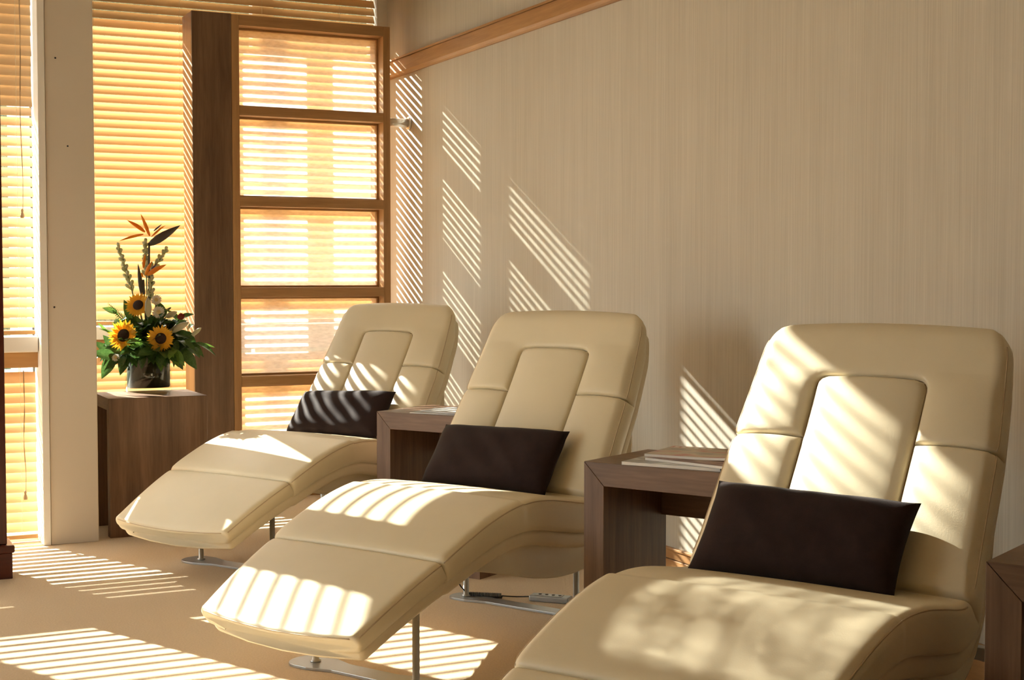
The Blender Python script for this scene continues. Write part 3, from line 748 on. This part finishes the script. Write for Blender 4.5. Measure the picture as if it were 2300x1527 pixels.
for i, (u, v, r_, nr, fc, lb) in enumerate(((310, 685, .058, .07, -fv*.8+uz*.35-rv*.1, 'top sunflower of the bouquet, left of the tall lily bud'), (277, 753, .071, .14, -fv*.9+uz*.25-rv*.25, 'largest yellow sunflower at the lower left of the bouquet'), (361, 760, .060, .17, -fv+uz*.1+rv*.05, 'orange-yellow sunflower at the front right above the vase'))):
    c = fp(u, v, nr); fc = fc.normalized(); o = tag(empty('sunflower', mouth), lb, 'sunflower', 'sunflowers')
    tube('stem', M['stem'], [p-mouth for p in curve(mouth, c-fc*.012, uz*.02)], .004, o, 8)
    petals('petals', M['petal'], o, c, fc, 17, r_*.36, r_*.66, r_*.13, .25, i)
    dome('seed_head', M['disc'], o, c-fc*.002, fc, r_*.43, .010)
for u, v, r_, nr, lb in ((356, 701, .030, .10, 'white daisy just right of the tall lily bud'), (351, 673, .027, .02, 'upper white daisy behind the lily bud'), (260, 803, .018, .15, 'tiny white daisy among the leaves at the lower left')):
    c = fp(u, v, nr); fc = (-fv+uz*.45).normalized(); o = tag(empty('white_daisy', mouth), lb, 'daisy', 'white daisies')
    tube('stem', M['stem'], [p-mouth for p in curve(mouth, c-fc*.006, uz*.01)], .002, o, 6)
    petals('petals', M['white_petal'], o, c, fc, 20, r_*.3, r_*.75, r_*.10, .15, 3, tip=.3); dome('eye', M['eye'], o, c, fc, r_*.36, .006)
def bud(u0, v0, u1, v1, w, nr, lb, n1=None):
    a, b_ = fp(u0, v0, nr), fp(u1, v1, nr if n1 is None else n1); o = tag(empty('lily_bud', mouth), lb, 'lily bud', 'lily buds')
    tube('stem', M['stem'], [p-mouth for p in curve(mouth, a, uz*.01)], .003, o, 6)
    ks = [0, .08, .25, .45, .65, .82, .94, 1]; rs = [.25, .55, .9, 1, .95, .7, .35, .06]
    V, F = tube_data([a.lerp(b_, k_)-mouth for k_ in ks], [w*r_ for r_ in rs], 12)
    k = 12
    ax = (b_-a).normalized()
    for ix, vv in enumerate(V):
        if (ix % k) % 4 == 0:
            ctr = a.lerp(b_, ks[ix//k])-mouth; V[ix] = ctr+(vv-ctr)*.86
    pyd('bud', V, F, M['bud'], o, smooth=True)
bud(333, 712, 332, 668, .0165, .12, 'tall upright cream lily bud in the middle of the bouquet')
bud(372, 712, 398, 700, .014, .08, 'cream lily bud pointing right behind the upper leaves')
bud(380, 746, 424, 724, .016, .12, 'large cream lily bud pointing right at mid height')
bud(428, 756, 452, 736, .010, .06, 'small greenish lily bud at the right end of the bouquet')
rf = tag(empty('red_blossom', mouth), 'small dark red blossom at the right of the bouquet', 'blossom'); c = fp(407, 712, .06)
tube('stem', M['stem'], [p-mouth for p in curve(mouth, c, uz*.01)], .0018, rf, 5); petals('petals', M['red'], rf, c, (-fv+uz*.5).normalized(), 8, .003, .016, .006, .9, 4)
# tuberose spikes
def spike(u0, v0, u1, v1, nr, lb, nb=22, sz=.034):
    a, b_ = fp(u0, v0, nr), fp(u1, v1, nr); o = tag(empty('tuberose_spike', mouth), lb, 'tuberose', 'pale green tuberose spikes')
    tube('stem', M['stem'], [p-mouth for p in curve(mouth, a, uz*.0)+curve(a, b_, rv*.004)[1:]], .0028, o, 6)
    ax = (b_-a).normalized(); s1 = ax.orthogonal().normalized(); s2 = ax.cross(s1)
    for i in range(nb):
        t = i/(nb-1); an = i*2.4; d = (ax*1.3+(s1*math.cos(an)+s2*math.sin(an))*(.85-.3*t)).normalized(); p = a.lerp(b_, t)-mouth; l_ = sz*(1.15-.45*t)
        V, F = tube_data([p+d*l_*k_ for k_ in (0, .35, .7, .92, 1)], [.0035, .006, .0085, .006, .001], 7)
        pyd('flower_bud', V, F, M['tuberose'], o, smooth=True)
spike(297, 655, 266, 555, .02, 'pale green tuberose spike leaning left above the bouquet')
spike(329, 625, 326, 545, -.03, 'tall central tuberose spike behind the lower orange flower')
spike(338, 610, 371, 563, -.02, 'short tuberose spike leaning right behind the orange flowers', 12)
spike(337, 672, 341, 610, .03, 'short upright tuberose spike just above the lily bud', 12)
# bird of paradise
def blade(name, m, parent, a, b_, w, bow, face):
    """pointed petal with thickness: a flattened spindle from a to b_"""
    ks = [0, .12, .3, .5, .7, .88, 1]; rs = [.35, .75, 1, .95, .7, .35, .03]
    x = (b_-a).normalized(); bs = basis(x, face); V = []; F = []; k = 8
    for kk, rr in zip(ks, rs):
        c = a.lerp(b_, kk)+bow*math.sin(math.pi*kk)-parent.location
        for j in range(k):
            an = 2*math.pi*j/k; V.append(c+bs@Vector((0, math.cos(an)*w*rr, math.sin(an)*w*rr*.35)))
    for i in range(len(ks)-1):
        for j in range(k): F.append((i*k+j, i*k+(j+1) % k, (i+1)*k+(j+1) % k, (i+1)*k+j))
    F.append(tuple(range(k))[::-1]); return pyd(name, V, F, m, parent, smooth=True)
def bird(head, sepals, beak, tongue, nr, lb, bw):
    o = tag(empty('bird_of_paradise', mouth), lb, 'flower', 'bird of paradise flowers'); h = fp(*head, nr)
    tube('stem', M['bract'], [p-mouth for p in curve(mouth, h, Vector((0, 0, 0)))], .0050, o, 8)
    for (u0, v0, u1, v1, w, dn) in sepals: blade('sepal', M['orange'], o, fp(u0, v0, nr), fp(u1, v1, nr+dn), w, uz*.003, -fv+uz*.3)
    blade('beak', M['bract'], o, fp(*beak[:2], nr), fp(*beak[2:], nr), bw, Vector((0, 0, 0)), -fv)
    blade('tongue', M['tongue'], o, fp(*tongue[:2], nr), fp(*tongue[2:], nr), .004, Vector((0, 0, 0)), -fv)
bird((335, 545), [(336, 530, 316, 480, .0085, .02), (326, 521, 285, 494, .0095, .02), (322, 526, 268, 541, .007, .03), (342, 530, 372, 506, .005, -.02), (340, 532, 366, 508, .004, .02)], (334, 550, 405, 506), (345, 519, 364, 503), -.01, 'tall bird of paradise flower with yellow-orange sepals at the top', .020)
bird((322, 628), [(326, 618, 342, 586, .009, .02), (330, 618, 374, 594, .0125, .03), (322, 602, 326, 570, .007, -.02), (320, 622, 318, 612, .005, .02)], (319, 664, 310, 592), (340, 605, 352, 592), .05, 'lower bird of paradise flower with deep orange sepals', .011)
# ------------------------------------------------------------------ magazines and newspapers on the tables
def paper(name, c1, c2, c3):
    m = mat(name, c1, .35, spec=.4); n = m.node_tree.nodes; l = m.node_tree.links; b = n['Principled BSDF']
    mp = next(x for x in n if x.type == 'MAPPING'); mp.inputs['Scale'].default_value = (7, 12, 1)
    t = n.new('ShaderNodeTexNoise'); t.inputs['Scale'].default_value = 1.3; t.inputs['Detail'].default_value = 3; l.new(mp.outputs[0], t.inputs[0])
    cr = n.new('ShaderNodeValToRGB'); e = cr.color_ramp.elements; e[0].position = .36; e[0].color = c1; e[1].position = .62; e[1].color = c3; q = e.new(.5); q.color = c2
    l.new(t.outputs['Fac'], cr.inputs[0]); l.new(cr.outputs[0], b.inputs['Base Color']); return m
pg = mat('paper_edge', (.85, .82, .78, 1), .7, noise=(1, 2), col2=(.74, .71, .67, 1), stretch=(2, 2, 900))
ink = mat('white_print', (.85, .83, .78, 1), .5)
covers = [paper('cover_rose', (.50, .20, .17, 1), (.55, .48, .36, 1), (.34, .31, .26, 1)), paper('cover_olive', (.30, .29, .20, 1), (.55, .53, .40, 1), (.48, .22, .19, 1)), paper('cover_grey', (.62, .62, .60, 1), (.30, .31, .32, 1), (.70, .68, .64, 1)), paper('cover_brown', (.10, .05, .04, 1), (.25, .14, .10, 1), (.40, .30, .22, 1))]
def magazine(k, x, y, z, rz, w, h, t, cv, lb, curl=0.0, masthead=False, cat='magazine'):
    """lies on table k at table-local x,y"""
    tb_ = tabs[k]; base = Vector(tb_.location)+Matrix.Rotation(tb_.rotation_euler.z, 3, 'Z')@Vector((x, y, 0))
    o = tag(empty('magazine', (base.x, base.y, z), tb_.rotation_euler.z+rz), lb, cat, 'reading matter on the tables')
    nx, ny = 14, 6
    def sheet(z0, z1, gx, gy):
        V = []; F = []
        for zz in (z0, z1):
            for i in range(nx+1):
                for j in range(ny+1):
                    a = i/nx; b_ = j/ny; cz = curl*max(0, a-.55)**2*4*(.5+b_*.5)
                    V.append((-w/2-gx+(w+2*gx)*a, -h/2-gy+(h+2*gy)*b_, zz+cz*1.0))
        N = (nx+1)*(ny+1)
        for i in range(nx):
            for j in range(ny):
                a = i*(ny+1)+j; F.append((a+N, a+ny+1+N, a+ny+2+N, a+1+N)); F.append((a, a+1, a+ny+2, a+ny+1))
        rim = [i*(ny+1) for i in range(nx+1)]+[nx*(ny+1)+j for j in range(1, ny+1)]+[i*(ny+1)+ny for i in range(nx-1, -1, -1)]+[j for j in range(ny-1, 0, -1)]
        for q in range(len(rim)): a, b_ = rim[q], rim[(q+1) % len(rim)]; F.append((a, b_, b_+N, a+N))
        return V, F
    V, F = sheet(.0004, t-.0006, 0, 0); pyd('pages', V, F, pg, o)
    V, F = sheet(t-.0006, t, .0006, .0006); cvv = pyd('cover', V, F, cv, o)
    V, F = sheet(0, .0004, .0006, .0006); pyd('back_cover', V, F, cv, o)
    if masthead:
        for i in range(6): box('printed_letter', ink, -w/2+.012+i*.021, -w/2+.026+i*.021, h/2-.030, h/2-.012, t, t+.0003, cvv)
    return o
z = TH+.0004
magazine(1, .27, .115, z, .10, .30, .21, .009, covers[2], 'lowest magazine with white page edges, jutting out left on the near side table', .0)
magazine(1, .33, .14, z+.0094, -.16, .29, .21, .008, covers[3], 'dark magazine in the middle of the pile on the near side table', .0)
magazine(1, .285, .20, z+.0178, .12, .28, .22, .008, covers[0], 'rose and olive magazine on top of the pile on the near side table', .012, True)
magazine(0, .30, .12, z, .12, .30, .20, .004, covers[2], 'lowest grey newspaper with folded pages on the far side table', .0, cat='newspaper')
magazine(0, .31, .125, z+.0044, -.2, .25, .17, .004, covers[2], 'upper grey newspaper lying crooked on the far side table', .02, cat='newspaper')
magazine(0, .36, .302, z, .03, .20, .09, .018, covers[3], 'thick brown brochure at the back of the far side table', .0, cat='brochure')
# ------------------------------------------------------------------ handset with coiled cable under the middle lounger
hp = atz(1237, 1337, .022)
hs = tag(empty('remote_handset', (hp.x, hp.y, 0), chairs[1][2]-R(75)), 'silver grey remote handset lying on the floor under the middle lounger', 'remote')
box('body', M['grey_plastic'], -.075, .075, -.026, .026, .0005, .022, hs, .005)
box('keypad', M['steel'], -.055, .045, -.018, .018, .0222, .0236, hs, .0004)
for i in range(4): lathe('button', M['black'], [(.006, 0), (.006, .0015), (0, .0018)], hs, 12, (-.04+.025*i, 0, .0236))
cp = atz(1052, 1335, .012); ce_ = atz(1127, 1338, .012); he = Vector((hp.x, hp.y, .012))-Vector((math.cos(chairs[1][2]-R(75)), math.sin(chairs[1][2]-R(75)), 0))*.078
cb = tag(empty('coiled_cable', (cp.x, cp.y, 0)), 'black coiled cable running to the handset under the middle lounger', 'cable')
ax = (ce_-cp); axn = ax.normalized(); sd = Vector((-axn.y, axn.x, 0)); pts = []
for i in range(181):
    a = i/180; an = a*2*math.pi*22; pts.append(cp+ax*a+(sd*math.cos(an)+uz*math.sin(an))*.0085-cb.location)
tube('coil', M['black'], pts, .0024, cb, 5)
tube('straight_lead', M['black'], [p-cb.location for p in curve(ce_, he, sd*.01-uz*.004)], .0024, cb, 6)
tube('plug_lead', M['black'], [p-cb.location for p in curve(cp, cpt(1, .84, -.22, .25), uz*(-.02)-axn*.05)], .0026, cb, 6)
